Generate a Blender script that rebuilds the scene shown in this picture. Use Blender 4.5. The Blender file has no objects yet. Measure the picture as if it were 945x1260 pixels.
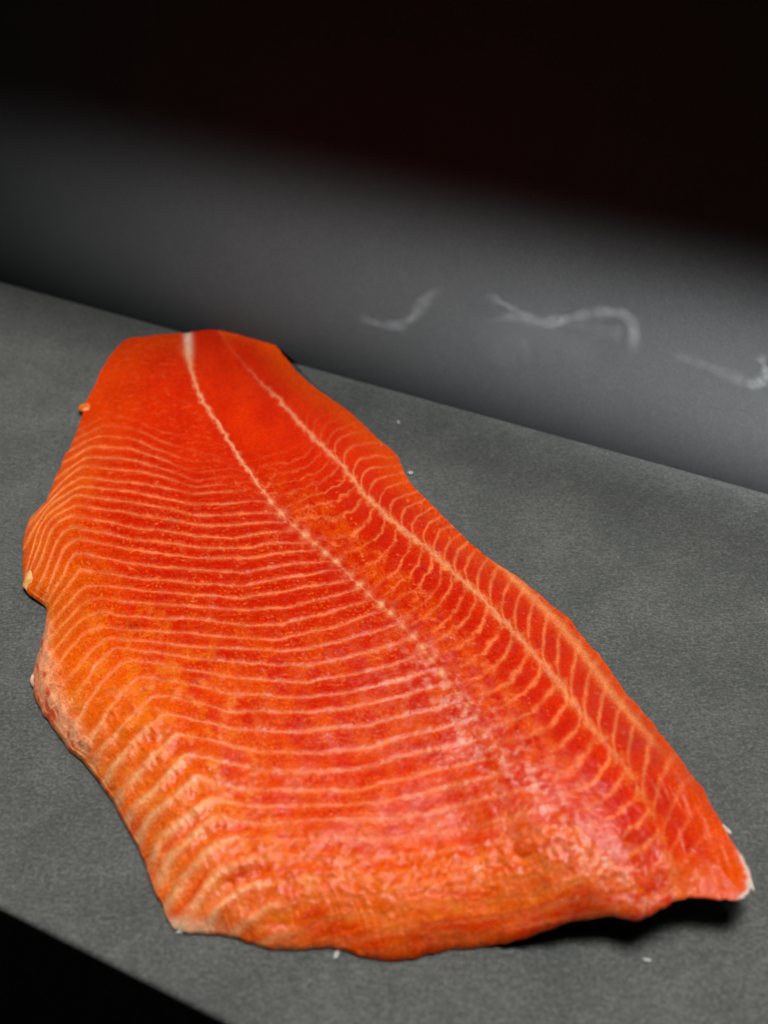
import bpy, math
import numpy as np

# ------------------------------------------------------------------ camera
F_PX, IW, IH = 1600.0, 945.0, 1260.0            # focal length and frame of the photograph, in its pixels
TILT = math.atan(1206 / F_PX)
CAM_H = 0.40
sc = bpy.context.scene
cam_d = bpy.data.cameras.new('camera')
cam = bpy.data.objects.new('camera', cam_d)
sc.collection.objects.link(cam)
sc.camera = cam
cam.location = (0, 0, CAM_H)
cam.rotation_euler = (math.pi / 2 - TILT, 0, 0)
cam_d.sensor_fit = 'VERTICAL'
cam_d.sensor_height = 36.0
cam_d.sensor_width = 27.0
cam_d.lens = F_PX / IH * 36.0
cam_d.clip_start = 0.02
cam_d.clip_end = 50
cam_d.dof.use_dof = True
cam_d.dof.focus_distance = 0.59
cam_d.dof.aperture_fstop = 7.0
cam_d.dof.aperture_blades = 0

# ------------------------------------------------------------------ world, lamps, exposure (a dark studio)
world = bpy.data.worlds.new('World')
sc.world = world
world.use_nodes = True
bgn = world.node_tree.nodes['Background']
bgn.inputs['Color'].default_value = (0.9, 0.95, 1.0, 1)
bgn.inputs['Strength'].default_value = 0.0

EDGE_A = math.radians(-27.7)                    # direction of the worktop's edges

def area_lamp(name, loc, target, sx, sy, power, spread, color, roll=0.0, tilt=0.0):
    from mathutils import Vector, Matrix
    d = bpy.data.lights.new(name, 'AREA')
    d.shape = 'RECTANGLE'
    d.size, d.size_y = sx, sy
    d.energy = power
    d.spread = math.radians(spread)
    d.color = color
    o = bpy.data.objects.new(name, d)
    sc.collection.objects.link(o)
    z = (Vector(loc) - Vector(target)).normalized()
    x = Vector((math.cos(roll), math.sin(roll), tilt))
    y = z.cross(x).normalized()
    x = y.cross(z).normalized()
    m = Matrix((x, y, z)).transposed().to_4x4()
    m.translation = Vector(loc)
    o.matrix_world = m
    return o

def edge_xy(a, n):                              # a along the worktop's edges, n across it towards the back
    return (a * math.cos(EDGE_A) - n * math.sin(EDGE_A), a * math.sin(EDGE_A) + n * math.cos(EDGE_A))

def lamp_at(name, a, n, z, ta, tn, tz, *rest, tilt=0.0):
    return area_lamp(name, (*edge_xy(a, n), z), (*edge_xy(ta, tn), tz), *rest, EDGE_A, tilt)

lamp_at('overhead_softbox', -0.34, 0.54, 1.0, -0.36, 0.45, 0.0, 1.35, 0.86, 4.3, 34, (1.0, 0.97, 0.93))
strip = lamp_at('backdrop_lamp', -0.30, -0.06, 0.52, -0.30, 0.578, 0.057, 0.84, 0.074, 1.72, 5.6, (0.97, 0.98, 1.0), tilt=-0.015)
strip.data.use_nodes = True                     # a strip lamp that is brighter towards one end
_nt = strip.data.node_tree
_em = next(n for n in _nt.nodes if n.type == 'EMISSION')
_tc = _nt.nodes.new('ShaderNodeTexCoord')
_sx = _nt.nodes.new('ShaderNodeSeparateXYZ')
_mr = _nt.nodes.new('ShaderNodeMapRange')
_mr.inputs['From Min'].default_value = 0.0
_mr.inputs['From Max'].default_value = 0.86
_mr.inputs['To Min'].default_value = 0.04
_mr.inputs['To Max'].default_value = 1.0
_nt.links.new(_tc.outputs['UV'], _sx.inputs[0])
_nt.links.new(_sx.outputs['X'], _mr.inputs['Value'])
_pw = _nt.nodes.new('ShaderNodeMath'); _pw.operation = 'POWER'; _pw.inputs[1].default_value = 1.8
_nt.links.new(_mr.outputs[0], _pw.inputs[0])
_nt.links.new(_pw.outputs[0], _em.inputs['Strength'])
lamp_at('rear_strip_lamp', -0.25, 1.00, 0.70, -0.14, 0.33, 0.02, 0.46, 0.30, 0.29, 70, (1.0, 0.98, 0.97))

vs = sc.view_settings
vs.view_transform = 'Standard'
vs.look = 'None'
vs.exposure = 0.0
vs.gamma = 1.0
vs.use_curve_mapping = False
sc.cycles.use_denoising = True
sc.cycles.max_bounces = 6

# ------------------------------------------------------------------ helpers
CT, ST = math.cos(TILT), math.sin(TILT)

def unproject(x, y, z):
    x, y, z = np.broadcast_arrays(np.asarray(x, float), np.asarray(y, float), np.asarray(z, float))
    dx = (x - IW / 2) / F_PX
    dy = -(y - IH / 2) / F_PX
    Y = CT + dy * ST
    Z = -ST + dy * CT
    t = (CAM_H - z) / -Z
    return np.stack([dx * t, Y * t, z], -1)

def project(P):
    X, Y, Z = P[..., 0], P[..., 1], P[..., 2] - CAM_H
    dep = Y * CT - Z * ST
    up = Y * ST + Z * CT
    return IW / 2 + F_PX * X / dep, IH / 2 - F_PX * up / dep

def sstep(a, b, x):
    t = np.clip((x - a) / (b - a), 0, 1)
    return t * t * (3 - 2 * t)

def vnoise(x, y, seed):
    ang = np.random.RandomState(seed).rand(256, 256) * 2 * np.pi
    gx, gy = np.cos(ang), np.sin(ang)
    xi = np.floor(x).astype(int); yi = np.floor(y).astype(int)
    fx = x - xi; fy = y - yi
    ux = fx * fx * fx * (fx * (fx * 6 - 15) + 10); uy = fy * fy * fy * (fy * (fy * 6 - 15) + 10)
    x0 = xi & 255; x1 = (xi + 1) & 255; y0 = yi & 255; y1 = (yi + 1) & 255
    a = (gx[x0, y0] * fx + gy[x0, y0] * fy) * (1 - ux) + (gx[x1, y0] * (fx - 1) + gy[x1, y0] * fy) * ux
    b = (gx[x0, y1] * fx + gy[x0, y1] * (fy - 1)) * (1 - ux) + (gx[x1, y1] * (fx - 1) + gy[x1, y1] * (fy - 1)) * ux
    return (a * (1 - uy) + b * uy) * 1.75

def fbm(x, y, s, seed, octv=4):
    r = 0; a = 1; tot = 0
    for i in range(octv):
        c, sn = math.cos(0.7 * i + 0.3), math.sin(0.7 * i + 0.3)
        r = r + a * vnoise((c * x - sn * y) / s + 17.3 * i, (sn * x + c * y) / s + 9.1 * i, seed + i)
        tot += a; a *= 0.55; s *= 0.5
    return r / tot * 1.5

def resample(pts, n):
    pts = np.asarray(pts, float)
    d = np.r_[0, np.cumsum(np.linalg.norm(np.diff(pts[:, :2], axis=0), axis=1))]
    u = np.linspace(0, d[-1], n)
    return np.stack([np.interp(u, d, pts[:, i]) for i in range(pts.shape[1])], -1)

def mesh_arrays(name, co, quads, normals=None):
    me = bpy.data.meshes.new(name)
    me.vertices.add(len(co))
    me.vertices.foreach_set('co', np.ascontiguousarray(co, np.float32).ravel())
    nq = len(quads)
    me.loops.add(nq * 4)
    me.loops.foreach_set('vertex_index', np.ascontiguousarray(quads, np.int32).ravel())
    me.polygons.add(nq)
    me.polygons.foreach_set('loop_start', np.arange(0, nq * 4, 4, dtype=np.int32))
    me.polygons.foreach_set('use_smooth', np.ones(nq, bool))
    me.update(calc_edges=True)
    if normals is not None:
        me.normals_split_custom_set_from_vertices(normals.tolist())
    return me

def link(name, me, mat=None, parent=None):
    o = bpy.data.objects.new(name, me)
    sc.collection.objects.link(o)
    if mat is not None:
        me.materials.append(mat)
    if parent is not None:
        o.parent = parent
    return o

def tag(o, label, cat, group=None):
    o['label'] = label
    o['category'] = cat
    if group:
        o['group'] = group

def new_mat(name):
    m = bpy.data.materials.new(name)
    m.use_nodes = True
    nt = m.node_tree
    return m, nt, nt.nodes['Principled BSDF']

def nd(nt, typ, **kw):
    n = nt.nodes.new(typ)
    for k, v in kw.items():
        if k in n.inputs:
            n.inputs[k].default_value = v
        else:
            setattr(n, k, v)
    return n

def ramp(nt, src, stops):
    r = nt.nodes.new('ShaderNodeValToRGB')
    el = r.color_ramp.elements
    while len(el) < len(stops):
        el.new(0.5)
    for e, (p, c) in zip(el, stops):
        e.position = p
        e.color = (*c, 1) if len(c) == 3 else c
    nt.links.new(src, r.inputs['Fac'])
    return r

# ------------------------------------------------------------------ materials
def stone_material(name, lo, mid, hi, bump, rough):
    m, nt, b = new_mat(name)
    tc = nd(nt, 'ShaderNodeTexCoord')
    n1 = nd(nt, 'ShaderNodeTexNoise', Scale=720.0, Detail=4.0, Roughness=0.75)
    n2 = nd(nt, 'ShaderNodeTexNoise', Scale=28.0, Detail=5.0, Roughness=0.6)
    mp = nd(nt, 'ShaderNodeMapping')
    mp.inputs['Scale'].default_value = (1.0, 2.2, 1.0)
    mp.inputs['Rotation'].default_value = (0, 0, 0.5)
    n3 = nd(nt, 'ShaderNodeTexNoise', Scale=300.0, Detail=5.0, Roughness=0.7, Distortion=1.2)
    nt.links.new(tc.outputs['Object'], mp.inputs['Vector'])
    nt.links.new(tc.outputs['Object'], n1.inputs['Vector'])
    nt.links.new(tc.outputs['Object'], n2.inputs['Vector'])
    nt.links.new(mp.outputs['Vector'], n3.inputs['Vector'])
    a = nd(nt, 'ShaderNodeMath', operation='MULTIPLY_ADD')
    nt.links.new(n1.outputs['Fac'], a.inputs[0]); a.inputs[1].default_value = 0.45
    a2 = nd(nt, 'ShaderNodeMath', operation='MULTIPLY_ADD')
    nt.links.new(n3.outputs['Fac'], a2.inputs[0]); a2.inputs[1].default_value = 0.4
    a3 = nd(nt, 'ShaderNodeMath', operation='MULTIPLY')
    nt.links.new(n2.outputs['Fac'], a3.inputs[0]); a3.inputs[1].default_value = 0.15
    nt.links.new(a3.outputs[0], a2.inputs[2]); nt.links.new(a2.outputs[0], a.inputs[2])
    r = ramp(nt, a.outputs[0], [(0.38, lo), (0.5, mid), (0.61, hi)])
    nt.links.new(r.outputs['Color'], b.inputs['Base Color'])
    bp = nd(nt, 'ShaderNodeBump', Strength=bump, Distance=0.0006)
    nt.links.new(a.outputs[0], bp.inputs['Height'])
    nt.links.new(bp.outputs['Normal'], b.inputs['Normal'])
    b.inputs['Roughness'].default_value = rough
    b.inputs['Specular IOR Level'].default_value = 0.25
    return m

M_STONE = stone_material('grey_stone', (0.038, 0.043, 0.041), (0.083, 0.089, 0.085), (0.165, 0.168, 0.160), 0.7, 0.75)
M_REAR = stone_material('dark_backdrop', (0.0175, 0.019, 0.0192), (0.021, 0.0225, 0.0227), (0.0265, 0.0275, 0.0275), 0.15, 0.85)

def flesh_material():
    m, nt, b = new_mat('salmon_flesh')
    at = nd(nt, 'ShaderNodeAttribute', attribute_name='flesh_color')
    wet = nd(nt, 'ShaderNodeAttribute', attribute_name='wet')
    tc = nd(nt, 'ShaderNodeTexCoord')
    n1 = nd(nt, 'ShaderNodeTexNoise', Scale=950.0, Detail=3.0, Roughness=0.65)
    n2 = nd(nt, 'ShaderNodeTexNoise', Scale=190.0, Detail=3.0, Roughness=0.6)
    nt.links.new(tc.outputs['Object'], n1.inputs['Vector'])
    nt.links.new(tc.outputs['Object'], n2.inputs['Vector'])
    hsv = nd(nt, 'ShaderNodeHueSaturation')
    mr = nd(nt, 'ShaderNodeMapRange')
    mr.inputs['From Min'].default_value = 0.3; mr.inputs['From Max'].default_value = 0.7
    mr.inputs['To Min'].default_value = 0.74; mr.inputs['To Max'].default_value = 1.26
    nt.links.new(n1.outputs['Fac'], mr.inputs['Value'])
    nt.links.new(mr.outputs[0], hsv.inputs['Value'])
    nt.links.new(at.outputs['Color'], hsv.inputs['Color'])
    nt.links.new(hsv.outputs['Color'], b.inputs['Base Color'])
    rr = nd(nt, 'ShaderNodeMapRange')
    rr.inputs['From Min'].default_value = 0.0; rr.inputs['From Max'].default_value = 1.0
    rr.inputs['To Min'].default_value = 0.20; rr.inputs['To Max'].default_value = 0.33
    nt.links.new(wet.outputs['Fac'], rr.inputs['Value'])
    nt.links.new(rr.outputs[0], b.inputs['Roughness'])
    sl = nd(nt, 'ShaderNodeMath', operation='MULTIPLY_ADD')
    nt.links.new(wet.outputs['Fac'], sl.inputs[0]); sl.inputs[1].default_value = 0.50; sl.inputs[2].default_value = 0.04
    nt.links.new(sl.outputs[0], b.inputs['Specular IOR Level'])
    mx = nd(nt, 'ShaderNodeMath', operation='MULTIPLY_ADD')
    nt.links.new(n1.outputs['Fac'], mx.inputs[0]); mx.inputs[1].default_value = 0.5
    nt.links.new(n2.outputs['Fac'], mx.inputs[2])
    bp = nd(nt, 'ShaderNodeBump', Strength=0.6, Distance=0.0008)
    nt.links.new(mx.outputs[0], bp.inputs['Height'])
    nt.links.new(bp.outputs['Normal'], b.inputs['Normal'])
    return m

M_FLESH = flesh_material()

def plain_material(name, c1, c2, scale, rough, spec=0.4):
    m, nt, b = new_mat(name)
    tc = nd(nt, 'ShaderNodeTexCoord')
    n = nd(nt, 'ShaderNodeTexNoise', Scale=scale, Detail=4.0)
    nt.links.new(tc.outputs['Object'], n.inputs['Vector'])
    r = ramp(nt, n.outputs['Fac'], [(0.35, c1), (0.65, c2)])
    nt.links.new(r.outputs['Color'], b.inputs['Base Color'])
    bp = nd(nt, 'ShaderNodeBump', Strength=0.5, Distance=0.001)
    nt.links.new(n.outputs['Fac'], bp.inputs['Height'])
    nt.links.new(bp.outputs['Normal'], b.inputs['Normal'])
    b.inputs['Roughness'].default_value = rough
    b.inputs['Specular IOR Level'].default_value = spec
    return m

M_SKIN = plain_material('fish_skin', (0.05, 0.045, 0.043), (0.16, 0.145, 0.135), 300, 0.4)
M_FATTAG = plain_material('yellow_fat', (0.82, 0.36, 0.06), (0.92, 0.62, 0.30), 260, 0.3)
M_ORANGETAG = plain_material('orange_fat', (0.74, 0.13, 0.006), (0.82, 0.20, 0.015), 200, 0.3)
M_PEACHTAG = plain_material('peach_shred', (0.82, 0.26, 0.10), (0.88, 0.40, 0.22), 240, 0.35)
M_PALE = plain_material('pale_membrane', (0.80, 0.42, 0.28), (0.90, 0.66, 0.52), 240, 0.35)
M_WHITE = plain_material('white_skin_edge', (0.50, 0.44, 0.38), (0.70, 0.64, 0.57), 300, 0.35)
M_CRUMB = plain_material('pale_crumb', (0.34, 0.35, 0.35), (0.55, 0.56, 0.56), 500, 0.5)

# ------------------------------------------------------------------ the setting: worktop with a dark backdrop panel behind it
ea = np.array([math.cos(EDGE_A), math.sin(EDGE_A)])         # along the edges
en = np.array([-ea[1], ea[0]])                              # towards the back
NF, NB = 0.193, 0.578                                       # front and back edge, measured along en

def rounded_slab(name, a0, a1, n0, n1, z0, z1, r, mat):
    prof = [(n0, z0), (n0, z1 - r)]
    for i in range(1, 6):
        t = i / 6 * math.pi / 2
        prof.append((n0 + r - r * math.cos(t), z1 - r + r * math.sin(t)))
    prof.append((n0 + r, z1)); prof.append((n1 - r, z1))
    for i in range(1, 6):
        t = i / 6 * math.pi / 2
        prof.append((n1 - r + r * math.sin(t), z1 - r + r * math.cos(t)))
    prof += [(n1, z1 - r), (n1, z0)]
    co = []
    for a in (a0, a1):
        for n, z in prof:
            p = ea * a + en * n
            co.append((p[0], p[1], z))
    k = len(prof)
    faces = [(i, i + k, (i + 1) % k + k, (i + 1) % k) for i in range(k)]
    faces += [tuple(range(k)), tuple(range(2 * k - 1, k - 1, -1))]
    me = bpy.data.meshes.new(name)
    me.from_pydata(co, [], faces)
    me.update()
    o = link(name, me, mat)
    o['kind'] = 'structure'
    return o

rounded_slab('worktop', -1.1, 1.1, NF, NB, -0.16, 0.0, 0.0022, M_STONE)
BACK_H = 0.30                                               # height of the dark backdrop panel standing behind the worktop
rear = rounded_slab('backdrop', -1.3, 1.1, NB + 0.0012, NB + 0.03, -0.16, BACK_H, 0.003, M_REAR)

# ------------------------------------------------------------------ fillet: traced plan outline  (x, y in the photograph, z of that rim point, roundness of the rim)
LEFT = [(150, 421, 4, .1), (141, 430, 4, .1), (133, 441, 4, .1), (125, 455, 4, .1), (115, 478, 3, .2), (104, 497, 3, .2), (101, 512, 2, .3), (91, 539, 2, .4), (73, 576, 2, .5),
        (63, 600, 2, .6), (57, 617, 2, .6), (37, 637, 2, .7), (30, 654, 2, .8), (27, 678, 1, .8), (28, 704, 1, .8), (30, 726, 2, .8), (43, 736, 2, .8),
        (57, 747, 1, .8), (58, 760, 1, .8), (53, 778, 1, .8), (51, 792, 1, .8), (46, 809, 1, .9), (39, 834, 1, .9), (42, 857, 1, 1), (51, 874, 1, 1), (68, 901, 1, 1),
        (86, 924, 1, 1), (112, 949, 1, 1), (134, 981, 1, 1), (149, 1007, 1, 1), (164, 1032, 1, 1), (181, 1076, 1, 1), (192, 1100, 1, 1), (203, 1126, 1, 1), (214, 1143, 1, 1)]
FRONT = [(214, 1143, 1, 1), (229, 1148, 1, 1), (246, 1148, 1, 1), (262, 1149, 1, 1), (280, 1151, 1, 1), (296, 1157, 1, 1), (312, 1162, 1, 1), (333, 1167, 1, 1), (352, 1169, 1, 1),
         (382, 1167, 1, 1), (404, 1166, 1, 1), (420, 1168, 1, 1), (434, 1174, 1, 1), (450, 1179, 1, 1), (478, 1181, 1, 1), (515, 1179, 1, 1), (528, 1174, 1, 1), (542, 1170, 1, 1),
         (570, 1167, 1, 1), (597, 1164, 1, 1), (620, 1161, 3, 1), (638, 1156, 5, 1), (656, 1151, 7, 1), (671, 1145, 9, 1), (685, 1139, 11, 1), (700, 1135, 12, 1), (720, 1131, 13, 1),
         (738, 1128, 14, 1), (757, 1127, 15, 1), (768, 1129, 15.5, 1), (779, 1133, 16, 1), (788, 1132, 16, 1), (796, 1128, 16, 1), (808, 1122, 16, .9), (821, 1114, 16.5, .8),
         (834, 1107, 17, .7), (847, 1104, 17, .6), (863, 1105, 17, .6), (879, 1107, 17, .5), (900, 1108, 17, .4), (914, 1106, 17, .4), (921, 1099, 17, .4)]
RIGHT = [(325, 414, 7, 0), (336, 421, 7, 0), (349, 437, 7, 0), (366, 458, 7, 0), (380, 471, 7, 0), (393, 481, 7, 0), (412, 494, 7, 0), (434, 509, 7, 0), (450, 525, 7, 0), (462, 538, 7, 0), (476, 548, 7, 0),
         (490, 562, 7, 0), (496, 578, 7, 0), (504, 594, 7, 0), (522, 611, 7, 0), (545, 636, 7, 0), (566, 656, 7, 0), (581, 670, 8, 0), (598, 684, 8, 0), (621, 699, 8, 0), (642, 713, 8, 0),
         (662, 730, 8, 0), (681, 746, 8, 0), (698, 759, 8, 0), (711, 775, 8, 0), (720, 789, 8, 0), (735, 804, 8, 0), (752, 826, 8, 0), (767, 848, 8, 0), (784, 868, 8, 0), (799, 884, 8, 0),
         (808, 898, 9, 0), (834, 928, 11, 0), (853, 954, 12.5, 0), (869, 978, 14, 0), (880, 1000, 15, 0), (892, 1022, 16, .1), (902, 1036, 16.5, .1), (914, 1055, 17, .2), (923, 1072, 17, .3), (925, 1088, 17, .3), (921, 1099, 17, .4)]
TAIL = [(150, 421, 4, .1), (157, 417, 4.5, 0), (166, 414.5, 5, 0), (180, 414, 6, 0), (200, 411, 6, 0), (231, 410, 7, 0), (245, 407, 7, 0), (258, 406, 7, 0), (280, 407, 7, 0), (305, 407, 7, 0), (325, 414, 7, 0)]

NS, NT = 940, 800

def warp(n, k):
    u = np.linspace(0, 1, n)
    return u - k * np.sin(4 * np.pi * u) / (4 * np.pi) * 0 - k * np.sin(2 * np.pi * u) / (2 * np.pi)

def plan_curve(pts, u, jit_seed):
    p = np.asarray(pts, float)
    w = unproject(p[:, 0], p[:, 1], p[:, 2] / 1000)
    full = np.concatenate([w, p[:, 3:4]], 1)
    d = resample(full, 1500)
    k = np.exp(-0.5 * (np.arange(-24, 25) / 8.0) ** 2); k /= k.sum()
    pad = np.concatenate([2 * d[:1] - d[24:0:-1], d, 2 * d[-1:] - d[-2:-26:-1]])
    d = np.stack([np.convolve(pad[:, i], k, 'valid') for i in range(4)], -1)
    s = np.linspace(0, 1, len(d))
    # small raggedness of the cut
    tn = np.gradient(d[:, :2], axis=0); tn /= np.linalg.norm(tn, axis=1)[:, None] + 1e-12
    al = s * 400
    rag = 0.0007 * fbm(al, al * 0 + 3.3, 9.0, jit_seed, 4) * np.clip(np.minimum(s, 1 - s) * 40, 0, 1)
    d[:, 0] += -tn[:, 1] * rag; d[:, 1] += tn[:, 0] * rag
    return np.stack([np.interp(u, s, d[:, i]) for i in range(4)], -1)

us, ut = warp(NS, 0.35), warp(NT, 0.45)
cL, cR = plan_curve(LEFT, us, 11), plan_curve(RIGHT, us, 12)
cT, cF = plan_curve(TAIL, ut, 13), plan_curve(FRONT, ut, 14)
S, T = us[:, None, None], ut[None, :, None]
P = ((1 - T) * cL[:, None] + T * cR[:, None] + (1 - S) * cT[None] + S * cF[None]
     - ((1 - S) * (1 - T) * cL[0] + (1 - S) * T * cR[0] + S * (1 - T) * cL[-1] + S * T * cR[-1]))
X, Y, ZR, RO = P[..., 0], P[..., 1], P[..., 2], P[..., 3]

# distance to the rim and rim height / roundness of the nearest rim point (on a coarse grid, then interpolated)
rim = np.concatenate([cL[::3], cF[::3], cR[::-3], cT[::-3]])
ci, cj = np.arange(0, NS, 6), np.arange(0, NT, 6)
ci = np.unique(np.r_[ci, np.arange(0, 36), np.arange(NS - 36, NS)]); cj = np.unique(np.r_[cj, np.arange(0, 36), np.arange(NT - 36, NT)])
gx, gy = X[np.ix_(ci, cj)].ravel(), Y[np.ix_(ci, cj)].ravel()
D0 = np.empty(len(gx)); Z0 = np.empty(len(gx)); R0 = np.empty(len(gx))
for a in range(0, len(gx), 4000):
    dd = (gx[a:a + 4000, None] - rim[None, :, 0]) ** 2 + (gy[a:a + 4000, None] - rim[None, :, 1]) ** 2
    D0[a:a + 4000] = np.sqrt(dd.min(1))
    w = 1 / (dd + 1e-6) ** 1.5
    w /= w.sum(1)[:, None]
    Z0[a:a + 4000] = w @ rim[:, 2]; R0[a:a + 4000] = w @ rim[:, 3]

def upsample(v):
    v = v.reshape(len(ci), len(cj))
    t = np.stack([np.interp(np.arange(NT), cj, r) for r in v])
    return np.stack([np.interp(np.arange(NS), ci, t[:, j]) for j in range(NT)], 1)

DIST, ZRIM, ROUND = upsample(D0), upsample(Z0), upsample(R0)

# thickness over the fillet's own length (s) and width (t)
s2, t2 = np.broadcast_arrays(us[:, None], ut[None, :])
body = np.interp(s2, [0, .2, .45, .7, .88, 1], [.0095, .015, .021, .024, .022, .016])
cross = np.interp(t2, [0, .12, .3, .55, .75, .9, 1], [.62, .72, .88, 1.0, 1.04, .98, .9])
cross = cross + 0 * body
k1 = np.exp(-0.5 * (np.arange(-60, 61) / 25.0) ** 2); k1 /= k1.sum()
cr = np.convolve(np.pad(cross[0], 60, mode='edge'), k1, 'valid')
bd = np.convolve(np.pad(body[:, 0], 60, mode='edge'), k1, 'valid')
THK = bd[:, None] * cr[None, :]
# shallow groove along the lateral line and the swelling either side of it are added below
LIFT = np.maximum(cF[:, 2] - .0015, 0)[None, :] * sstep(.68, .985, s2)
THK = THK * (1 - 0.62 * sstep(.86, 1.0, s2) * sstep(.70, 1.0, t2))
WR = np.where(ROUND > .5, .030, .058)
WR = .058 + (.026 - .058) * np.clip(ROUND, 0, 1)
q = np.clip(DIST / WR, 0, 1)
prof_p = 1 - (1 - q) ** 2
prof_e = np.sqrt(np.clip(1 - (1 - q) ** 2, 0, 1))
rr_ = np.clip(ROUND, 0, 1)
PROF = prof_p * (1 - rr_) + (0.55 * prof_e + 0.45 * prof_p) * rr_
top_h = np.maximum(THK + LIFT, ZRIM + .003)
ZT = ZRIM + (top_h - ZRIM) * PROF
PX, PY = project(np.stack([X, Y, ZT], -1))

# ------------------------------------------------------------------ muscle pattern, traced as curves over the fillet
MID = [(231, 405), (232, 440), (236, 462), (247, 490), (262, 512), (281, 540), (300, 570), (318, 595), (330, 612), (343, 627), (357, 641), (371, 654), (388, 667), (401, 679), (416, 692),
       (429, 706), (444, 721), (459, 735), (476, 750), (490, 765), (507, 782), (535, 815), (565, 858), (600, 903), (640, 948), (690, 998), (740, 1045), (790, 1092), (820, 1120)]
DOR = [(262, 400), (285, 430), (312, 462), (338, 487), (357, 507), (380, 533), (402, 555), (420, 571), (433, 587), (445, 605), (460, 622), (476, 635), (493, 651), (520, 669), (534, 682), (548, 696),
       (562, 707), (576, 721), (591, 733), (604, 748), (619, 764), (633, 778), (658, 806), (676, 825), (698, 855), (716, 878), (735, 903), (748, 919), (764, 938), (778, 955), (797, 990), (812, 1025), (826, 1075), (836, 1110)]
RGX, RGY = np.arange(0, 960, 3.0), np.arange(380, 1220, 3.0)

def curve_coords(pts):
    d = resample(np.asarray(pts, float), 420)
    k = np.exp(-0.5 * (np.arange(-12, 13) / 5.0) ** 2); k /= k.sum()
    pad = np.concatenate([2 * d[:1] - d[12:0:-1], d, 2 * d[-1:] - d[-2:-14:-1]])
    d = np.stack([np.convolve(pad[:, i], k, 'valid') for i in range(2)], -1)
    arc = np.r_[0, np.cumsum(np.linalg.norm(np.diff(d, axis=0), axis=1))]
    tn = np.gradient(d, axis=0); tn /= np.linalg.norm(tn, axis=1)[:, None]
    gx, gy = np.meshgrid(RGX, RGY, indexing='ij')
    dx = gx.ravel()[:, None] - d[None, :, 0]; dy = gy.ravel()[:, None] - d[None, :, 1]
    w = dx * dx + dy * dy
    j = w.argmin(1)
    r = np.arange(len(j))
    al = arc[j] + dx[r, j] * tn[j, 0] + dy[r, j] * tn[j, 1]
    b = dx[r, j] * tn[j, 1] - dy[r, j] * tn[j, 0]            # positive to the right of the curve
    return al.reshape(gx.shape), b.reshape(gx.shape)

def sample(f, x, y):
    u = np.clip((x - RGX[0]) / 3.0, 0, len(RGX) - 1.001); v = np.clip((y - RGY[0]) / 3.0, 0, len(RGY) - 1.001)
    i = u.astype(int); j = v.astype(int); fu = u - i; fv = v - j
    return (f[i, j] * (1 - fu) + f[i + 1, j] * fu) * (1 - fv) + (f[i, j + 1] * (1 - fu) + f[i + 1, j + 1] * fu) * fv

mA, mB = [sample(f, PX, PY) for f in curve_coords(MID)]
dA, dB = [sample(f, PX, PY) for f in curve_coords(DOR)]

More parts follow.
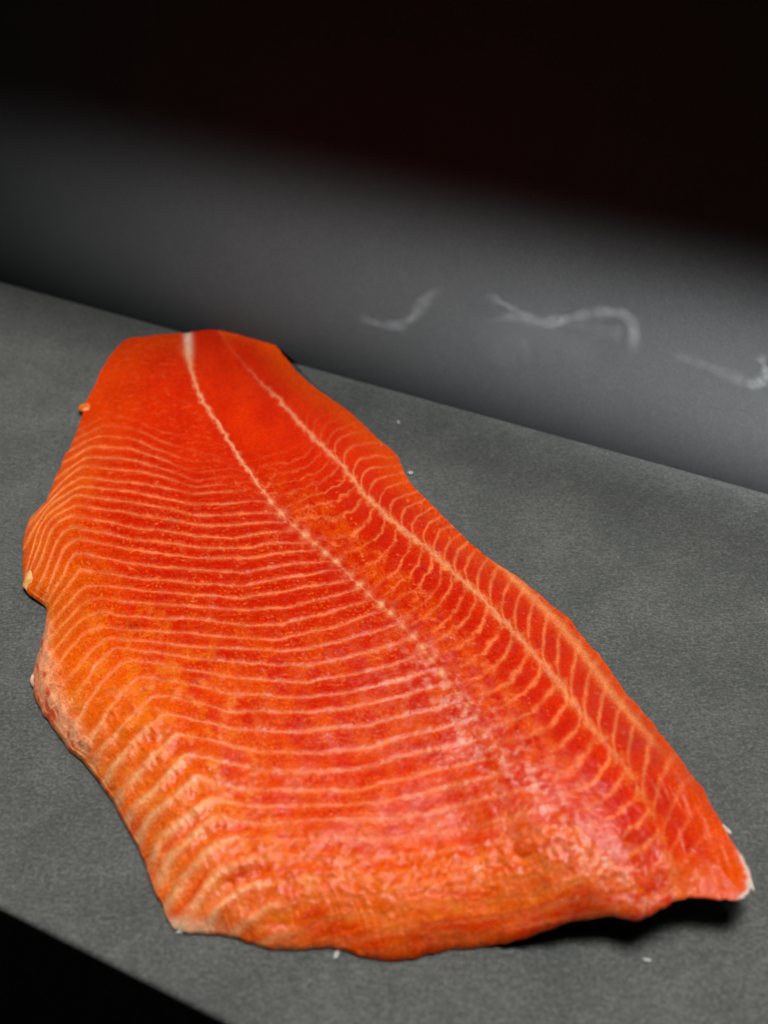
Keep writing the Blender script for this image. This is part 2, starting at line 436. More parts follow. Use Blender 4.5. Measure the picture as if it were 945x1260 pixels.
BELLY = {
 -6: [(105, 523), (130, 510), (160, 513), (200, 530), (240, 541)],
 -5: [(100, 537), (130, 523), (160, 526), (200, 544), (240, 555)],
 -4: [(90, 552), (120, 537), (160, 540), (200, 556), (240, 569), (320, 560)],
 -3: [(85, 565), (112, 550), (160, 552), (200, 566), (240, 582), (320, 572)],
 -2: [(75, 585), (105, 563), (160, 565), (200, 577), (240, 592), (320, 582)],
 -1: [(60, 612), (80, 590), (100, 574), (160, 579), (180, 582), (240, 600), (320, 591)],
 0: [(50, 630), (75, 604), (100, 587), (160, 593), (180, 596), (210, 603), (240, 608.5), (320, 601)],
 1: [(40, 655), (60, 622), (100, 599), (160, 604.7), (240, 622), (270, 621), (320, 617), (350, 612)],
 2: [(36, 692), (40, 675), (47, 653), (56, 636), (74, 622.6), (94.5, 610), (160, 618), (202, 625), (240, 635), (256, 635), (320, 632), (350, 630), (365, 625)],
 3: [(40, 695), (45, 682), (50, 665), (57, 646), (71, 633), (94.5, 622), (160, 632), (240, 645.5), (278, 647), (320, 643.6), (380, 640)],
 4: [(46, 700), (52, 690), (55, 675), (61, 655), (71, 643), (88, 634.5), (160, 648), (240, 659.6), (287, 663), (320, 658), (370, 650), (390, 645)],
 5: [(50, 718), (56, 707), (60.6, 690), (66, 675), (74, 658), (90, 648), (160, 663), (240, 673), (300, 676), (330, 670), (380, 668), (410, 660)],
 6: [(60, 725), (67, 707), (72.5, 689), (78, 675), (94.5, 663), (160, 677), (240, 686.6), (300, 689), (334, 682.6), (380, 677.6), (420, 668)],
 7: [(62, 735), (71, 720), (79, 709), (83, 697), (88, 684), (99, 681), (160, 694.7), (240, 701.5), (300, 705.5), (350, 696), (380, 693.5), (430, 686)],
 8: [(65, 748), (80, 727), (91, 712), (98, 700), (160, 711), (240, 718), (300, 721.6), (350, 711), (380, 708), (420, 701), (445, 695)],
 9: [(68, 762), (85, 741), (96, 729), (105, 719), (170, 725.5), (240, 733), (300, 736), (356, 726.7), (380, 721.6), (422, 717), (450, 708)],
 10: [(70, 777), (90, 755), (100, 744), (113, 737), (160, 741), (240, 746.7), (300, 751), (350, 749), (380, 740.5), (418, 732), (440, 725), (460, 718)],
 11: [(73, 793), (88, 775), (99, 763), (122, 752.6), (160, 760), (240, 761.6), (300, 769), (342, 769), (380, 759), (418, 750), (470, 735)],
 12: [(76, 812), (85, 798), (104, 780), (122, 770), (160, 777), (240, 779), (280, 784), (340, 788), (380, 779), (418, 770.7), (460, 755.5), (490, 745)],
 13: [(80, 842), (98, 820), (112, 802), (131, 785), (160, 789), (240, 795), (280, 797.5), (348, 802.5), (380, 799), (460, 779.5), (500, 765)],
 14: [(90, 862), (108, 837), (118, 819), (142, 797), (170, 802), (240, 810), (280, 814), (348, 819), (380, 819), (460, 802), (500, 789), (530, 778)],
 15: [(98, 884), (110, 862), (128, 836), (152, 812), (200, 818), (240, 826), (280, 833), (365, 840), (380, 840), (460, 824.6), (500, 812), (550, 795)],
 16: [(105, 920), (118, 900), (145, 860), (172, 833), (220, 840), (280, 853), (380, 860), (432, 852), (500, 836), (560, 818)],
 17: [(115, 942), (125, 925), (165, 880), (190, 855), (230, 862), (280, 874), (380, 879), (460, 867), (500, 856), (570, 838)],
 18: [(127, 965), (140, 945), (175, 905), (203, 879), (240, 886), (280, 896), (365, 902), (460, 891), (520, 877), (590, 858)],
 19: [(140, 990), (155, 970), (190, 930), (217, 903), (250, 910), (280, 918), (365, 929), (415, 925), (460, 917), (540, 898), (610, 880)],
 20: [(150, 1020), (164, 998), (201, 962), (229, 929), (269, 937), (317, 947), (371, 952), (430, 947), (500, 930), (561, 918), (630, 897)],
 21: [(165, 1042), (174, 1025), (185, 1008), (218, 981), (242, 957), (303, 971), (380, 972), (447, 971), (492, 961), (566, 941), (650, 920)],
 22: [(178, 1075), (188, 1057), (198, 1035), (235, 1005), (262, 981), (320, 993), (380, 990), (465, 991), (515, 978), (583, 961), (680, 938)],
 23: [(190, 1095), (198, 1079), (212, 1052), (249, 1020), (269, 1005), (330, 1015), (380, 1010), (465, 1011), (540, 998), (600, 983), (700, 960)],
 24: [(205, 1115), (218, 1096), (239, 1069), (262, 1045), (290, 1030), (337, 1036), (380, 1032), (470, 1033), (560, 1020), (620, 1006), (720, 985)],
 25: [(225, 1135), (239, 1117), (256, 1090), (269, 1076), (310, 1058), (380, 1057), (470, 1055), (560, 1045), (640, 1030), (740, 1008)],
 26: [(250, 1148), (275, 1115), (310, 1090), (380, 1082), (470, 1078), (560, 1070), (640, 1056), (760, 1035)],
 27: [(290, 1150), (330, 1118), (400, 1106), (470, 1100), (560, 1092), (640, 1080), (720, 1065), (800, 1050)],
 28: [(330, 1160), (400, 1132), (470, 1124), (560, 1114), (640, 1102), (740, 1082), (800, 1072)],
 29: [(380, 1165), (470, 1146), (560, 1136), (640, 1122), (740, 1102)],
 30: [(430, 1180), (500, 1166), (560, 1158), (640, 1142), (740, 1122)],
}
ks = np.array(sorted(BELLY))
tab = []
for k in ks:
    p = np.asarray(BELLY[k], float)
    y = np.interp(RGX, p[:, 0], p[:, 1])
    sl = (p[1, 1] - p[0, 1]) / (p[1, 0] - p[0, 0]); m = RGX < p[0, 0]; y[m] = p[0, 1] + sl * (RGX[m] - p[0, 0])
    sl = (p[-1, 1] - p[-2, 1]) / (p[-1, 0] - p[-2, 0]); m = RGX > p[-1, 0]; y[m] = p[-1, 1] + sl * (RGX[m] - p[-1, 0])
    kk = np.array([.1, .2, .4, .2, .1])
    y = np.convolve(np.pad(y, 2, mode='edge'), kk, 'valid')
    tab.append(y)
tab = np.array(tab)
for i in range(1, len(tab)):
    tab[i] = np.maximum(tab[i], tab[i - 1] + 4)
bph = np.stack([np.interp(RGY, tab[:, i], ks, left=-6.6, right=30.6) for i in range(len(RGX))])
bgx, bgy = np.gradient(bph, 3.0)
bgm = np.hypot(bgx, bgy)

N = lambda s, seed, o=4: fbm(PX, PY, s, seed, o)
Pm = X * 1000, Y * 1000                                     # plan position in millimetres
NM = lambda s, seed, o=4: fbm(Pm[0], Pm[1], s, seed, o)

phB = sample(bph, PX, PY) + 0.07 * N(45, 101, 2) + 0.028 * N(10, 105, 2)
gB = np.maximum(sample(bgm, PX, PY), 0.008)
fB = phB - np.round(phB)
distB = np.abs(fB) / gB                                     # distance to nearest line, in photo pixels

# dorsal segments: spacing along the dorsal seam
bases = np.array([20, 33, 46, 58, 70, 81, 92, 103, 114, 126, 138, 150, 162, 174, 187, 200, 213, 225, 241, 258, 273, 290, 309, 327, 345, 364, 381, 398, 415, 433, 452, 472, 494, 517, 541, 566, 592, 618, 645, 673, 702, 731, 760, 790, 820, 850, 880, 910], float)

def along_to_phase(a):
    return np.interp(a, bases, np.arange(len(bases)), left=-1, right=len(bases))
bases = np.r_[bases, bases[-1] + 31.0 * np.arange(1, 8)]

lo = sstep(330, 560, dA)
gr_hi = lambda b: np.interp(b, [0, 6, 13, 24, 41, 70, 120], [0, -8, -13.5, -15, -6, 14, 50])
gr_lo = lambda b: np.interp(b, [0, 5, 11, 23, 35, 50, 80, 120], [0, -12, -21, -33, -43, -52, -58, -50])
bR = np.maximum(dB, 0)
aR = dA - (gr_hi(bR) * (1 - lo) + gr_lo(bR) * lo)
phR = along_to_phase(aR + 1.8 * N(16, 121, 3)) + 0.0
bL = np.maximum(-dB, 0)
gl_hi = lambda b: np.interp(b, [0, 19, 34, 48, 80, 140], [0, 0.5, -4, -10, -30, -70])
gl_lo = lambda b: np.interp(b, [0, 10, 21, 43, 70, 120], [0, 9, 14, 18, 12, -10])
lo2 = sstep(200, 430, dA)
aL = dA - (gl_hi(bL) * (1 - lo2) + gl_lo(bL) * lo2)
phL = along_to_phase(aL + 3.0 * N(14, 131, 3)) + 0.5
spc = np.interp(dA, bases[1:], np.diff(bases))
fR = phR - np.round(phR); fL = phL - np.round(phL)
distR = np.abs(fR) * spc * 0.80; distL = np.abs(fL) * spc * 0.92

def stroke(d, w):
    return np.exp(-(d / w) ** 2)

# --- where each family of lines shows
side = sstep(-7, 3, -mB)                                    # 1 on the belly side of the lateral line
endY = sstep(540, 640, PY)
gap = sstep(-.55, .45, N(26, 141, 3) + 0.35)                # lines fade in and out
gapF = sstep(-.6, .3, N(11, 144, 3) + 0.5)
wB = (0.85 + 0.50 * (0.5 + 0.5 * N(30, 147, 2))) * (1 + .55 * np.clip(N(9, 148, 2), -.6, 1.2)) + 1.6 * sstep(860, 1080, PY) + 0.5 * sstep(150, 60, PX) * sstep(600, 640, PY) + 1.8 * sstep(850, 930, PY) * sstep(70, 10, PX - (112 + .62 * (PY - 950)))
belly_side = sstep(25, -15, PX - (152 + .62 * (PY - 812))) * sstep(840, 950, PY)
wB = wB + 2.2 * belly_side
reach = sstep(0, 40, -mB) * .65 + .35 * sstep(-2, 8, -mB)
tailfade = sstep(500, 572, PY + 0.20 * (160 - PX).clip(-200, 40) + 6 * N(20, 150, 2))
tailfade = tailfade * (1 - .8 * sstep(180, 235, PX + 8 * N(20, 152, 2)) * (1 - sstep(585, 625, PY)))
frontfade = 1 - 0.55 * sstep(960, 1060, PY) * sstep(240, 420, PX)
lineB = stroke(distB, wB) * side * reach * tailfade * frontfade * (0.35 + 0.65 * gap) * (0.5 + 0.5 * gapF)
halo_B = stroke(distB, wB * 2.6) * side * reach * tailfade * frontfade

edgeD = DIST * 1000                                         # mm to the rim
wR = 1.25 + 0.25 * N(25, 151, 2) + 1.3 * sstep(600, 900, PY)
dorsalshow = sstep(495, 585, PY)
fadeR = np.interp(bR, [0, 25, 42, 62, 85], [1, 1, .75, .25, 0]) * (1 - lo) + np.interp(bR, [0, 30, 45, 62, 80], [1, 1, .7, .25, 0]) * lo
lineR = stroke(distR, wR) * (dB > 0) * fadeR * dorsalshow * (0.55 + 0.45 * gap) * (1 - .55 * sstep(930, 1040, PY))
wL = 1.35 + 0.3 * N(25, 155, 2) + 1.5 * sstep(640, 900, PY)
between = np.clip(-dB / (np.abs(dB) + np.abs(mB) + 1e-3), 0, 1)
fadeL = np.interp(between, [0, .4, .6, .8, 1], [1, 1, .75, .40, .1]) * (mB > 0) * (dB <= 0)
lineL = stroke(distL, wL) * fadeL * sstep(530, 640, PY) * (0.3 + 0.7 * gap) * (1 - (.25 + .75 * sstep(.2, .6, between)) * (1 - gapF))

# seams
wm = np.interp(mA, [0, 30, 45, 60, 150, 260, 420, 520, 640], [5.0, 5.2, 3.4, 2.6, 2.6, 2.3, 2.4, 3.0, 3.0]) * (1 + (-.15 + 0.55 * N(7, 161, 3)) * sstep(30, 60, mA)).clip(.35, 1.8)
show_m = np.interp(mA, [0, 30, 50, 150, 300, 420, 480, 560, 640], [1, 1, .8, .85, .9, .8, .45, .25, .1])
bead_u = mA / 18.5 + .22 * N(45, 169, 2)
bead = np.exp(-(((bead_u - np.round(bead_u)) * 18.5) / 4.6) ** 2) * sstep(200, 260, mA)
star = bead * np.exp(-(np.abs(mB + 1.5 * N(6, 163, 2)) / 5.2) ** 1.2) * (0.85 + 0.5 * N(14, 165, 2))
seamM = np.clip(stroke(mB + 2.0 * N(9, 167, 3) * sstep(30, 80, mA), wm) * show_m * (1 - 0.68 * sstep(200, 260, mA)) + star * np.interp(mA, [200, 260, 520, 640, 720], [0, .95, .85, .35, 0]), 0, 1)
wd = np.interp(dA, [0, 60, 110, 200, 330, 480, 620, 720, 800], [1.8, 2.0, 2.4, 2.8, 3.3, 4.0, 4.4, 4.2, 4]) * (1 + 0.45 * N(9, 171, 3)).clip(.4, 1.8)
node = np.exp(-((along_to_phase(dA) - np.round(along_to_phase(dA))) / .22) ** 2)
wd = wd * (.80 + .45 * node)
seamD = stroke(dB + 2.4 * N(12, 173, 3), wd) * np.interp(dA, [0, 60, 95, 130, 500, 640, 740, 820], [.04, .14, .5, .9, .9, .65, .35, .1]) * (0.75 + 0.25 * N(12, 175, 3))

lines = np.clip(np.maximum.reduce([lineB, lineR, lineL]), 0, 1)

# --- colour of the flesh, with some sheen, glints and edge glow painted in
def mix(c, d, f):
    return c * (1 - f[..., None]) + np.asarray(d) * f[..., None]

DEEP = (0.53, 0.0085, 0.0006); RED = (0.67, 0.026, 0.0006); ORANGE = (0.78, 0.105, 0.0020); GOLD = (0.84, 0.22, 0.008)
LINE = (0.93, 0.21, 0.060); PALE = (0.90, 0.44, 0.20); PEACH = (0.93, 0.40, 0.21); WHITE = (0.88, 0.58, 0.42)
leftness0 = sstep(60, 15, edgeD) * (mB < 0)
C = np.zeros(X.shape + (3,)) + np.asarray(RED)
C = mix(C, DEEP, np.clip(0.5 + 0.9 * N(40, 201, 4), 0, 1) * .6)
C = mix(C, DEEP, .75 * sstep(.05, .5, stroke(mB + 70, 120)) * sstep(530, 640, PY) * (1 - sstep(880, 980, PY)) * (1 - leftness0))
C = mix(C, DEEP, .7 * sstep(.12, .3, between) * (1 - sstep(.45, .7, between)) * (mB > 0) * sstep(600, 760, PY) * np.clip(np.abs(fL) * 3.2 - .25, 0, 1))
leftness = sstep(46, 4, edgeD + 6 * N(30, 205, 2)) * (mB < 0) * (s2 < .985) * (.28 + .72 * sstep(500, 640, PY))
C = mix(C, ORANGE, leftness * .9)  # fattier orange edge, with its translucent glow painted into the colour
C = mix(C, ORANGE, .85 * sstep(230, 110, PX - 0.55 * (PY - 820).clip(0, 400) + 25 * N(40, 207, 3)) * sstep(730, 860, PY))
C = mix(C, ORANGE, .50 * sstep(-.3, .9, N(38, 209, 5) + .15) * sstep(720, 820, PY) * side)
C = mix(C, ORANGE, .45 * sstep(22, 2, edgeD) * (dB > 0))
C = mix(C, ORANGE, .6 * sstep(.35, .55, between) * (1 - sstep(.8, 1, between)) * (mB > 0) * np.clip(.5 + .9 * N(16, 211, 4), 0, 1) * sstep(560, 640, PY) * (1 - sstep(940, 1040, PY)))
C = mix(C, GOLD, .62 * sstep(-.1, .7, N(26, 213, 4)) * np.maximum(leftness, .8 * sstep(330, 200, PX - .4 * (PY - 820))) * sstep(700, 790, PY) * (mB < 0))
C = mix(C, GOLD, .45 * stroke(dB, wd * 1.9) * sstep(560, 620, PY) * np.clip(.5 + N(14, 215, 3), 0, 1))
C = mix(C, ORANGE, .7 * sstep(1000, 1120, PY) * np.clip(.4 + .8 * N(45, 217, 3), 0, 1))
# fine muscle fibres, and gold specks that paint in the glints of tiny bumps
fib = fbm(PX * .35 + 2 * phB, PY * 1.0, 4.0, 221, 3)
glint_speck = sstep(.30, .75, N(3.8, 225, 2)) * np.clip(.45 + .9 * N(40, 227, 3), 0, 1)
C = mix(C, GOLD, .55 * glint_speck * (.25 + .75 * side) * sstep(580, 660, PY))
C = mix(C, DEEP, .65 * sstep(.15, .75, N(4.2, 229, 2)) * sstep(560, 640, PY) * (1 - leftness) * (1 - sstep(760, 860, PY)))
C = mix(C, LINE, .13 * sstep(.1, .8, fib) * side)
C = mix(C, LINE, .20 * halo_B)
# small pale flecks across the flakes
fleck = sstep(.62, 1.0, fbm(PX * 0.55, PY, 7, 231, 3)) * sstep(520, 620, PY)
C = mix(C, LINE, .45 * fleck)
web = sstep(.80, .97, 1 - np.abs(fbm(PX * .8 + PY * .5, PY * 1.2 - PX * .6, 26, 271, 3))) * np.clip(.2 + 1.2 * N(22, 273, 2), 0, 1)
webmask = (mB > 2) * (dB < 0) * sstep(.30, .55, between) * sstep(540, 620, PY) * (1 - sstep(900, 1000, PY))
webmask = np.maximum(webmask, .7 * sstep(60, 10, -mB) * (mB < 0) * sstep(540, 590, PY) * (1 - sstep(660, 720, PY)))
C = mix(C, LINE, .45 * web * webmask)
blot = sstep(.10, .75, fbm(PX, PY * 1.2, 24, 275, 4)) * sstep(780, 850, PY) * sstep(360, 220, PX - .35 * (PY - 820))
C = mix(C, (0.92, 0.30, 0.075), .38 * blot)
tissue_sheen = sstep(-.15, .75, fbm(PX, PY, 14, 277, 4)) * (.75 * stroke(mB + 4, 30) + .16 * stroke(mB + 60, 60)) * sstep(740, 860, PY)  # pale film along the midline, with its pink sheen painted into the colour
C = mix(C, (0.86, 0.38, 0.28), .75 * tissue_sheen)
streak = fbm(PX * .16, phB * 20.0, 9, 281, 4) * sstep(930, 1040, PY) * (mB < 30)
C = mix(C, LINE, .50 * sstep(.05, .9, streak))
C = mix(C, RED, .75 * sstep(.05, .9, -streak))
ray = fbm(dA * .12, dB * 1.0, 7, 285, 4) * sstep(900, 1000, PY) * sstep(0, 25, dB)
C = mix(C, (0.86, 0.24, 0.15), .55 * sstep(.1, .9, ray))
C = mix(C, DEEP, .5 * sstep(.2, .9, -ray))
lc = np.asarray(LINE) * (0.9 + 0.25 * N(30, 235, 2))[..., None]
lc = lc * (1 - .55 * sstep(.3, 1, leftness)[..., None]) + .55 * sstep(.3, 1, leftness)[..., None] * np.asarray((0.90, 0.30, 0.055))
lc = mix(lc, (0.93, 0.40, 0.14), .6 * belly_side)
lc = mix(lc, PALE, .8 * sstep(830, 930, PY) * sstep(330, 180, PX - .3 * (PY - 900)) * .8)  # highlights on the lower-left fat lines, painted in as a paler colour
C = C * (1 - .85 * lines[..., None]) + lc * .85 * lines[..., None]
seam_c = mix(np.zeros_like(C) + np.asarray((0.90, 0.38, 0.17)), WHITE, sstep(45, 10, mA) * (np.abs(mB) < 14))
seam_c = mix(seam_c, PALE, star)
sm = np.clip(np.maximum(seamM, .9 * seamD), 0, 1)
C = C * (1 - .92 * sm[..., None]) + seam_c * .92 * sm[..., None]

# pale fat along the thick back edge
RIM_LINE = [(600, 686), (621, 702), (641, 720), (662, 742), (682, 762), (700, 783), (718, 806), (735, 830), (752, 853), (770, 874), (787, 894), (806, 916)]
rA, rB = [sample(f, PX, PY) for f in curve_coords(RIM_LINE)]
rimfat = stroke(rB + 1.0 * N(12, 241, 3), np.interp(rA, [0, 60, 200, 300, 330], [2.0, 5.2, 5.5, 4.0, 3.0])) * sstep(-4, 30, rA) * (1 - sstep(260, 345, rA)) * (.8 + .2 * N(10, 243, 3))
rimfat = np.clip(rimfat, 0, 1) * (dB > 10)
C = mix(C, (0.88, 0.33, 0.11), .72 * rimfat)
# belly membrane: a pale rolled rim on the thin side
MEMB = [(57, 765), (54, 790), (52, 812), (52, 836), (60, 862), (76, 886), (92, 908), (106, 926)]
bA, bB = [sample(f, PX, PY) for f in curve_coords(MEMB)]
memb = np.clip(stroke(bB + 4 * N(22, 251, 3), np.interp(bA, [0, 30, 60, 120, 160, 190], [5, 8, 15, 15, 9, 4])) * sstep(-14, 16, bA) * (1 - sstep(150, 205, bA)) * 1.25, 0, 1)
memb = memb * sstep(-.9, -.1, N(18, 253, 3) + .3)
C = mix(C, PEACH, .75 * memb)
C = mix(C, RED, .75 * memb * sstep(.25, .55, fbm(PX * 1.3, PY * .6, 15, 255, 2)))
# white skin showing at the lifted corner
skin_edge = sstep(2.2, .5, edgeD + .8 * N(10, 261, 2)) * sstep(1015, 1050, PY) * sstep(903, 914, PX)
C = mix(C, (0.70, 0.60, 0.52), .8 * skin_edge)
front_pale = sstep(5, 1, edgeD + 1.2 * N(16, 263, 3)) * sstep(1120, 1140, PY) * sstep(300, 210, PX)
C = mix(C, (0.88, 0.62, 0.42), .7 * front_pale)
# blood spot
blood = np.exp(-(((PX - 163) / 9) ** 2 + ((PY - 771) / 5) ** 2)) * np.clip(.8 + .6 * N(6, 265, 2), 0, 1)
C = mix(C, (0.30, 0.006, 0.006), .7 * blood)
C = np.clip(C * (1 + .06 * N(5, 267, 2))[..., None], 0, 1)

# --- relief: flakes swell a little, lines sit in shallow furrows, seams are slightly proud
frac = phB - np.floor(phB)
saw = np.where(frac < .86, frac / .86, (1 - frac) / .14)    # each flake laps a little over the next one
amp = side * tailfade
fr = sstep(840, 1020, PY)
rel = 0.00048 * saw * amp * (1 - .5 * fr) * (1 - belly_side)
rel += 0.00010 * lines
rel += 0.00020 * sm + 0.0005 * rimfat + 0.0016 * memb * (0.6 + .6 * NM(9, 301, 3))
rel += (0.00012 * NM(6, 305, 2) * (0.4 + .6 * fr) + 0.00009 * NM(3.2, 306, 2) * fr) * (1 - .85 * belly_side) + 0.00005 * streak + 0.0012 * NM(26, 309, 2) * (0.4 + .6 * fr)
rel += 0.00020 * NM(3.0, 307, 3) * stroke(mB + 12, 60) * sstep(760, 880, PY)
rel += -0.0008 * stroke(mB, 14) * sstep(60, 200, mA) * (1 - sstep(380, 480, mA))
rel += 0.0007 * stroke(np.abs(leftness - .55), .3) * N(18, 311, 2) * sstep(800, 900, PY)
rel += 0.0009 * (.5 + .5 * np.cos(2 * np.pi * phB)) * np.maximum(belly_side, sstep(70, 20, PX - (112 + .62 * (PY - 950))) * sstep(850, 920, PY))
rel += 0.00025 * web * webmask + 0.0003 * blot * (1 - belly_side)
rimk = sstep(0, 5, edgeD)
ZT2 = ZT + rel * rimk

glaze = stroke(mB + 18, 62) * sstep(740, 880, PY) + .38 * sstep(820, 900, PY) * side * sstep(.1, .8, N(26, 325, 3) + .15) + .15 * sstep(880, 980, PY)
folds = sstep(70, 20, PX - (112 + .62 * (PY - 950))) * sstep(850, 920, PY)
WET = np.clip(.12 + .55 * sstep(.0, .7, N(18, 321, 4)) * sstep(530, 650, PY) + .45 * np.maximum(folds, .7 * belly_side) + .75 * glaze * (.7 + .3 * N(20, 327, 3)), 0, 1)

# --- vertex normals of the whole surface
V = np.stack([X, Y, ZT2], -1)
du = np.gradient(V, axis=0); dv = np.gradient(V, axis=1)
NR = np.cross(du, dv)
NR /= np.linalg.norm(NR, axis=-1)[..., None] + 1e-15
flip = NR[NS // 2, NT // 2, 2] < 0
if flip:
    NR = -NR

# ------------------------------------------------------------------ fillet objects
fillet = bpy.data.objects.new('salmon_fillet', None)
sc.collection.objects.link(fillet)
base_xy = (float(X.mean()), float(Y.mean()))
fillet.location = (base_xy[0], base_xy[1], 0.0)
fillet.empty_display_size = 0.05
tag(fillet, 'raw skin-on orange salmon fillet with pale fat lines lying on the grey worktop', 'salmon fillet')
OFF = np.array([base_xy[0], base_xy[1], 0.0])

idx = np.arange(NS * NT).reshape(NS, NT)
quad = np.stack([idx[:-1, :-1], idx[1:, :-1], idx[1:, 1:], idx[:-1, 1:]], -1).reshape(-1, 4)
if flip:
    quad = quad[:, ::-1]

def fc(a):
    return ((a[:-1, :-1] + a[1:, :-1] + a[1:, 1:] + a[:-1, 1:]) / 4).ravel()

pid = np.zeros((NS - 1) * (NT - 1), int)                    # 0 = plain flesh
fphB, fphR, fphL = fc(phB), fc(phR), fc(phL)
fmB, fdB = fc(mB), fc(dB)
fl_belly = (fmB < 0) & (fc(tailfade) > .5) & (fc(PY) < 1125)
pid[fl_belly] = 1020 + np.floor(fphB[fl_belly]).astype(int)
m = (fdB > 0) & (fc(fadeR) > .15) & (fc(dorsalshow) > .4); pid[m] = 2020 + np.floor(fphR[m]).astype(int)
m = (fdB <= 0) & (fmB > 0) & (fc(fadeL) > .35) & (fc(dorsalshow) > .4); pid[m] = 3020 + np.floor(fphL[m]).astype(int)
TH = .42
m = (fc(lineB) > TH); pid[m] = 4020 + np.round(fphB[m]).astype(int)
m = (fc(lineR) > TH); pid[m] = 5020 + np.round(fphR[m]).astype(int)
m = (fc(lineL) > TH); pid[m] = 6020 + np.round(fphL[m]).astype(int)
pid[fc(seamM) > .45] = 7001
pid[fc(seamD) > .45] = 7002
pid[fc(rimfat) > .5] = 7003
pid[fc(memb) > .5] = 7004
pid[fc(skin_edge) > .5] = 7005

names = {1: 'muscle_flake', 2: 'muscle_flake', 3: 'muscle_flake', 4: 'fat_line', 5: 'fat_line', 6: 'fat_line'}
special = {7001: ('lateral_line', 'pale beaded line running down the middle of the fillet'), 7002: ('dorsal_fat_seam', 'pale orange seam with branching fat lines'),
           7003: ('edge_fat_strip', 'peach strip of fat along the thick back edge'), 7004: ('belly_membrane', 'pale pinkish rolled membrane on the belly edge'),
           7005: ('skin_edge', 'whitish skin showing at the lifted corner')}
# every connected patch of the surface is a piece of its own; crumbs of pattern stay with the flesh
grid = pid.reshape(NS - 1, NT - 1)
par = []

def find(i):
    while par[i] != i:
        par[i] = par[par[i]]
        i = par[i]
    return i

run_of = np.zeros_like(grid)
prev = []
for r in range(NS - 1):
    row = grid[r]
    cut = np.r_[0, np.flatnonzero(np.diff(row)) + 1, NT - 1]
    cur = []
    j = 0
    for c0, c1 in zip(cut[:-1].tolist(), cut[1:].tolist()):
        k = len(par); par.append(k)
        v = int(row[c0])
        run_of[r, c0:c1] = k
        while j < len(prev) and prev[j][1] <= c0:
            j += 1
        jj = j
        while jj < len(prev) and prev[jj][0] < c1:
            if prev[jj][2] == v:
                a_, b_ = find(prev[jj][3]), find(k)
                par[b_] = a_
            jj += 1
        cur.append((c0, c1, v, k))
    prev = cur
root = np.array([find(i) for i in range(len(par))])
comp = root[run_of].ravel()
cu, ci_, cc = np.unique(comp, return_inverse=True, return_counts=True)
small = cc[ci_] < 160
kind = pid.copy()
kind[small] = 0
pid = np.where(kind == 0, 0, kind * 1000000 + ci_)

flatV = V.reshape(-1, 3) - OFF
flatN = NR.reshape(-1, 3)
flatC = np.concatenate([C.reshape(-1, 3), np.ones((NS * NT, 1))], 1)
flatW = WET.reshape(-1)

def piece(name, sel, parent):
    q_ = quad[sel]
    vi, inv = np.unique(q_, return_inverse=True)
    me = mesh_arrays(name, flatV[vi], inv.reshape(-1, 4), flatN[vi])
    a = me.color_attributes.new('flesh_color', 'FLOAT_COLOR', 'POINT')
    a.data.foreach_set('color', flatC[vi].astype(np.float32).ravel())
    w = me.attributes.new('wet', 'FLOAT', 'POINT')
    w.data.foreach_set('value', flatW[vi].astype(np.float32))
    return link(name, me, M_FLESH, parent)

order = np.argsort(pid, kind='stable')
u_, st_ = np.unique(pid[order], return_index=True)
st_ = np.r_[st_, len(order)]
flesh = None
for i, u in enumerate(u_):
    sel = order[st_[i]:st_[i + 1]]
    kd = int(u // 1000000)
    if u == 0:
        flesh = piece('flesh', sel, fillet)
    elif kd in special:
        o = piece(special[kd][0], sel, flesh)
        o['label'] = special[kd][1]
    else:
        piece(names[kd // 1000], sel, flesh)

# underside: the skin, tucked in under the rim
q2 = np.clip(DIST / .007, 0, 1)
ZB0 = LIFT + .0004
ZB = ZRIM * (1 - q2) ** 2 + np.minimum(ZB0, ZT2 - .0015) * (1 - (1 - q2) ** 2)
ZB = np.minimum(ZB, ZT2)
si = np.unique(np.r_[np.arange(0, NS, 4), np.arange(0, 24), np.arange(NS - 24, NS)]); sj = np.unique(np.r_[np.arange(0, NT, 4), np.arange(0, 24), np.arange(NT - 24, NT)])
SV = np.stack([X, Y, ZB], -1)[np.ix_(si, sj)]
ii = np.arange(len(si) * len(sj)).reshape(len(si), len(sj))
sq = np.stack([ii[:-1, :-1], ii[:-1, 1:], ii[1:, 1:], ii[1:, :-1]], -1).reshape(-1, 4)
if flip:
    sq = sq[:, ::-1]
skin = link('skin', mesh_arrays('skin', SV.reshape(-1, 3) - OFF, sq), M_SKIN, fillet)
skin['label'] = 'thin dark skin on the underside of the fillet'

# ragged scraps hanging on the rim
def blob_mesh(name, size, seed, nu=18, nv=12, rough=.35):
    r = np.random.RandomState(seed)
    th = np.linspace(0, 2 * np.pi, nu, endpoint=False); ph = np.linspace(0, np.pi, nv)
    f = r.rand(6, 3) * 4 - 2; po = r.rand(6) * 6.28
    co = []
    for p in ph:
        for t in th:
            d = np.array([math.sin(p) * math.cos(t), math.sin(p) * math.sin(t), math.cos(p)])
            k = 1 + rough * sum(math.sin(f[i] @ d * 1.6 + po[i]) for i in range(6)) / 3
            co.append(d * k * size)
    i2 = np.arange(nv * nu).reshape(nv, nu)
    qd = np.stack([i2[:-1], i2[1:], np.roll(i2, -1, 1)[1:], np.roll(i2, -1, 1)[:-1]], -1).reshape(-1, 4)
    return mesh_arrays(name, np.array(co), qd)

def scrap(name, x, y, z, size, rz, seed, mat, label=None):
    p = unproject(x, y, z)
    o = link(name, blob_mesh(name, np.array(size) / 1000, seed), mat, fillet)
    o.location = (float(p[0] - OFF[0]), float(p[1] - OFF[1]), float(z))
    o.rotation_euler = (0, 0, rz)
    if label:
        o['label'] = label
    return o

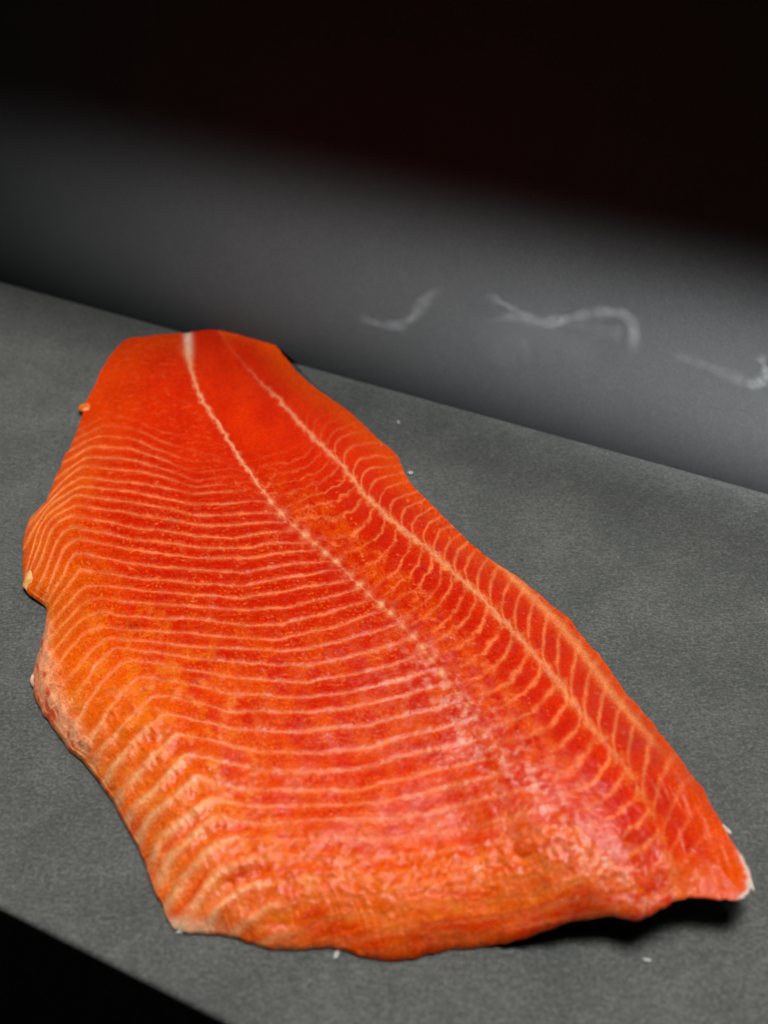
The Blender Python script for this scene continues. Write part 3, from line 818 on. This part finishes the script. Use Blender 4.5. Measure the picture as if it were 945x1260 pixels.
scrap('fat_tag', 40, 717, .003, (4.8, 7.0, 2.4), .1, 33, M_FATTAG, 'small yellow scrap of fat at the notch in the belly edge')
scrap('fat_tag', 108, 504, .0025, (4.2, 5.0, 1.5), .3, 7, M_ORANGETAG, 'tiny orange scrap of fat on the tail edge')
scrap('membrane_tag', 467, 548, .0065, (5.5, 1.8, 1.1), -.9, 9, M_PEACHTAG, 'pale shred of membrane on the back edge')
scrap('membrane_tag', 47, 838, .002, (2.6, 5.0, 1.6), .3, 12, M_PALE)
scrap('membrane_tag', 893, 1021, .0125, (1.2, 2.6, .8), .4, 21, M_WHITE)
scrap('membrane_tag', 918, 1078, .0135, (1.2, 5.5, 1.0), .2, 24, M_WHITE)

# ------------------------------------------------------------------ crumbs on the worktop
for x, y, s_, lab in [(490, 520, 1.3, 'pale crumb on the worktop behind the fillet back edge'),
                      (505, 583, 1.7, 'pale wet crumb on the worktop touching the fillet back edge'),
                      (222, 1147, 1.6, 'white crumb on the worktop at the belly corner of the cut end'),
                      (414, 1176, 1.5, 'white crumb on the worktop in front of the cut end'),
                      (796, 1182, 1.2, 'faint crumb on the worktop in the shadow of the lifted corner')]:
    p = unproject(x, y, 0.0)
    o = link('crumb', blob_mesh('crumb', np.array((s_, s_ * 1.5, s_ * .5)) * .62 / 1000, int(x)), M_CRUMB)
    o.location = (float(p[0]), float(p[1]), s_ * .0004)
    o.rotation_euler = (0, 0, x)
    tag(o, lab, 'crumb')

# ------------------------------------------------------------------ chalky scuffs on the backdrop
mc, nt, b = new_mat('chalk_scuff')
at = nd(nt, 'ShaderNodeAttribute', attribute_name='chalk')
tc = nd(nt, 'ShaderNodeTexCoord')
nz = nd(nt, 'ShaderNodeTexNoise', Scale=45.0, Detail=5.0, Roughness=0.55)
nt.links.new(tc.outputs['Object'], nz.inputs['Vector'])
rp = ramp(nt, nz.outputs['Fac'], [(0.25, (0.35, 0.35, 0.35)), (0.75, (1, 1, 1))])
mu = nd(nt, 'ShaderNodeMath', operation='MULTIPLY')
nt.links.new(at.outputs['Fac'], mu.inputs[0]); nt.links.new(rp.outputs['Color'], mu.inputs[1])
b.inputs['Base Color'].default_value = (0.15, 0.155, 0.155, 1)
b.inputs['Roughness'].default_value = 0.9
nt.links.new(mu.outputs[0], b.inputs['Alpha'])

def on_backdrop(x, y):
    """a point of the panel's front face, as (along, height), from its place in the photograph"""
    d = unproject(x, y, 0.0) - np.array([0, 0, CAM_H])
    t = (NB + 0.0006) / (d[:, 0] * en[0] + d[:, 1] * en[1])
    return np.stack([t * (d[:, 0] * ea[0] + d[:, 1] * ea[1]), CAM_H + t * d[:, 2]], -1)

def scuff(pts, w, dens, seed):
    d = resample(np.asarray(pts, float), 90)
    g = on_backdrop(d[:, 0], d[:, 1])
    tn = np.gradient(g, axis=0); tn /= np.linalg.norm(tn, axis=1)[:, None] + 1e-9
    nn = np.stack([-tn[:, 1], tn[:, 0]], -1)
    al = np.arange(90) * 1.0
    wv = w / 1000 * (1 + .45 * fbm(al, al * 0, 14, seed, 3))
    dv = dens * np.clip(.75 + .45 * fbm(al, al * 0 + 7, 11, seed + 5, 3), 0.05, 1.2) * np.minimum(1, np.minimum(al, 89 - al) / 12)
    ac = np.linspace(-1, 1, 9)
    q_ = (g[:, None] + nn[:, None] * (wv[:, None, None] * ac[None, :, None])).reshape(-1, 2)
    xy = q_[:, :1] * ea[None] + (NB + 0.0006) * en[None]
    co = np.concatenate([xy, q_[:, 1:]], 1)
    val = (dv[:, None] * (1 - ac[None] ** 2) ** 1.5).ravel()
    i2 = np.arange(90 * 9).reshape(90, 9)
    qd = np.stack([i2[:-1, :-1], i2[:-1, 1:], i2[1:, 1:], i2[1:, :-1]], -1).reshape(-1, 4)
    me = mesh_arrays('chalk_scuff', co, qd)
    a = me.attributes.new('chalk', 'FLOAT', 'POINT')
    a.data.foreach_set('value', val.astype(np.float32))
    return link('chalk_scuff', me, mc, rear)

scuff([(436, 388), (452, 394), (470, 400), (492, 401), (508, 391), (520, 374), (532, 361), (546, 357)], 4.2, .34, 1)
scuff([(602, 396), (618, 392), (640, 389), (656, 394), (672, 398), (696, 393), (722, 387), (748, 384), (768, 386), (779, 398), (781, 415), (777, 440)], 3.8, .46, 2)
scuff([(596, 362), (620, 374), (645, 388), (668, 398)], 3.4, .26, 3)
scuff([(690, 396), (730, 402), (770, 412)], 6, .14, 4)
scuff([(934, 436), (941, 450), (944, 464), (932, 474), (915, 470)], 3.6, .40, 5)
scuff([(826, 435), (870, 450), (926, 474)], 4, .16, 6)
scuff([(590, 430), (640, 405), (690, 415), (740, 440)], 20, .07, 7)
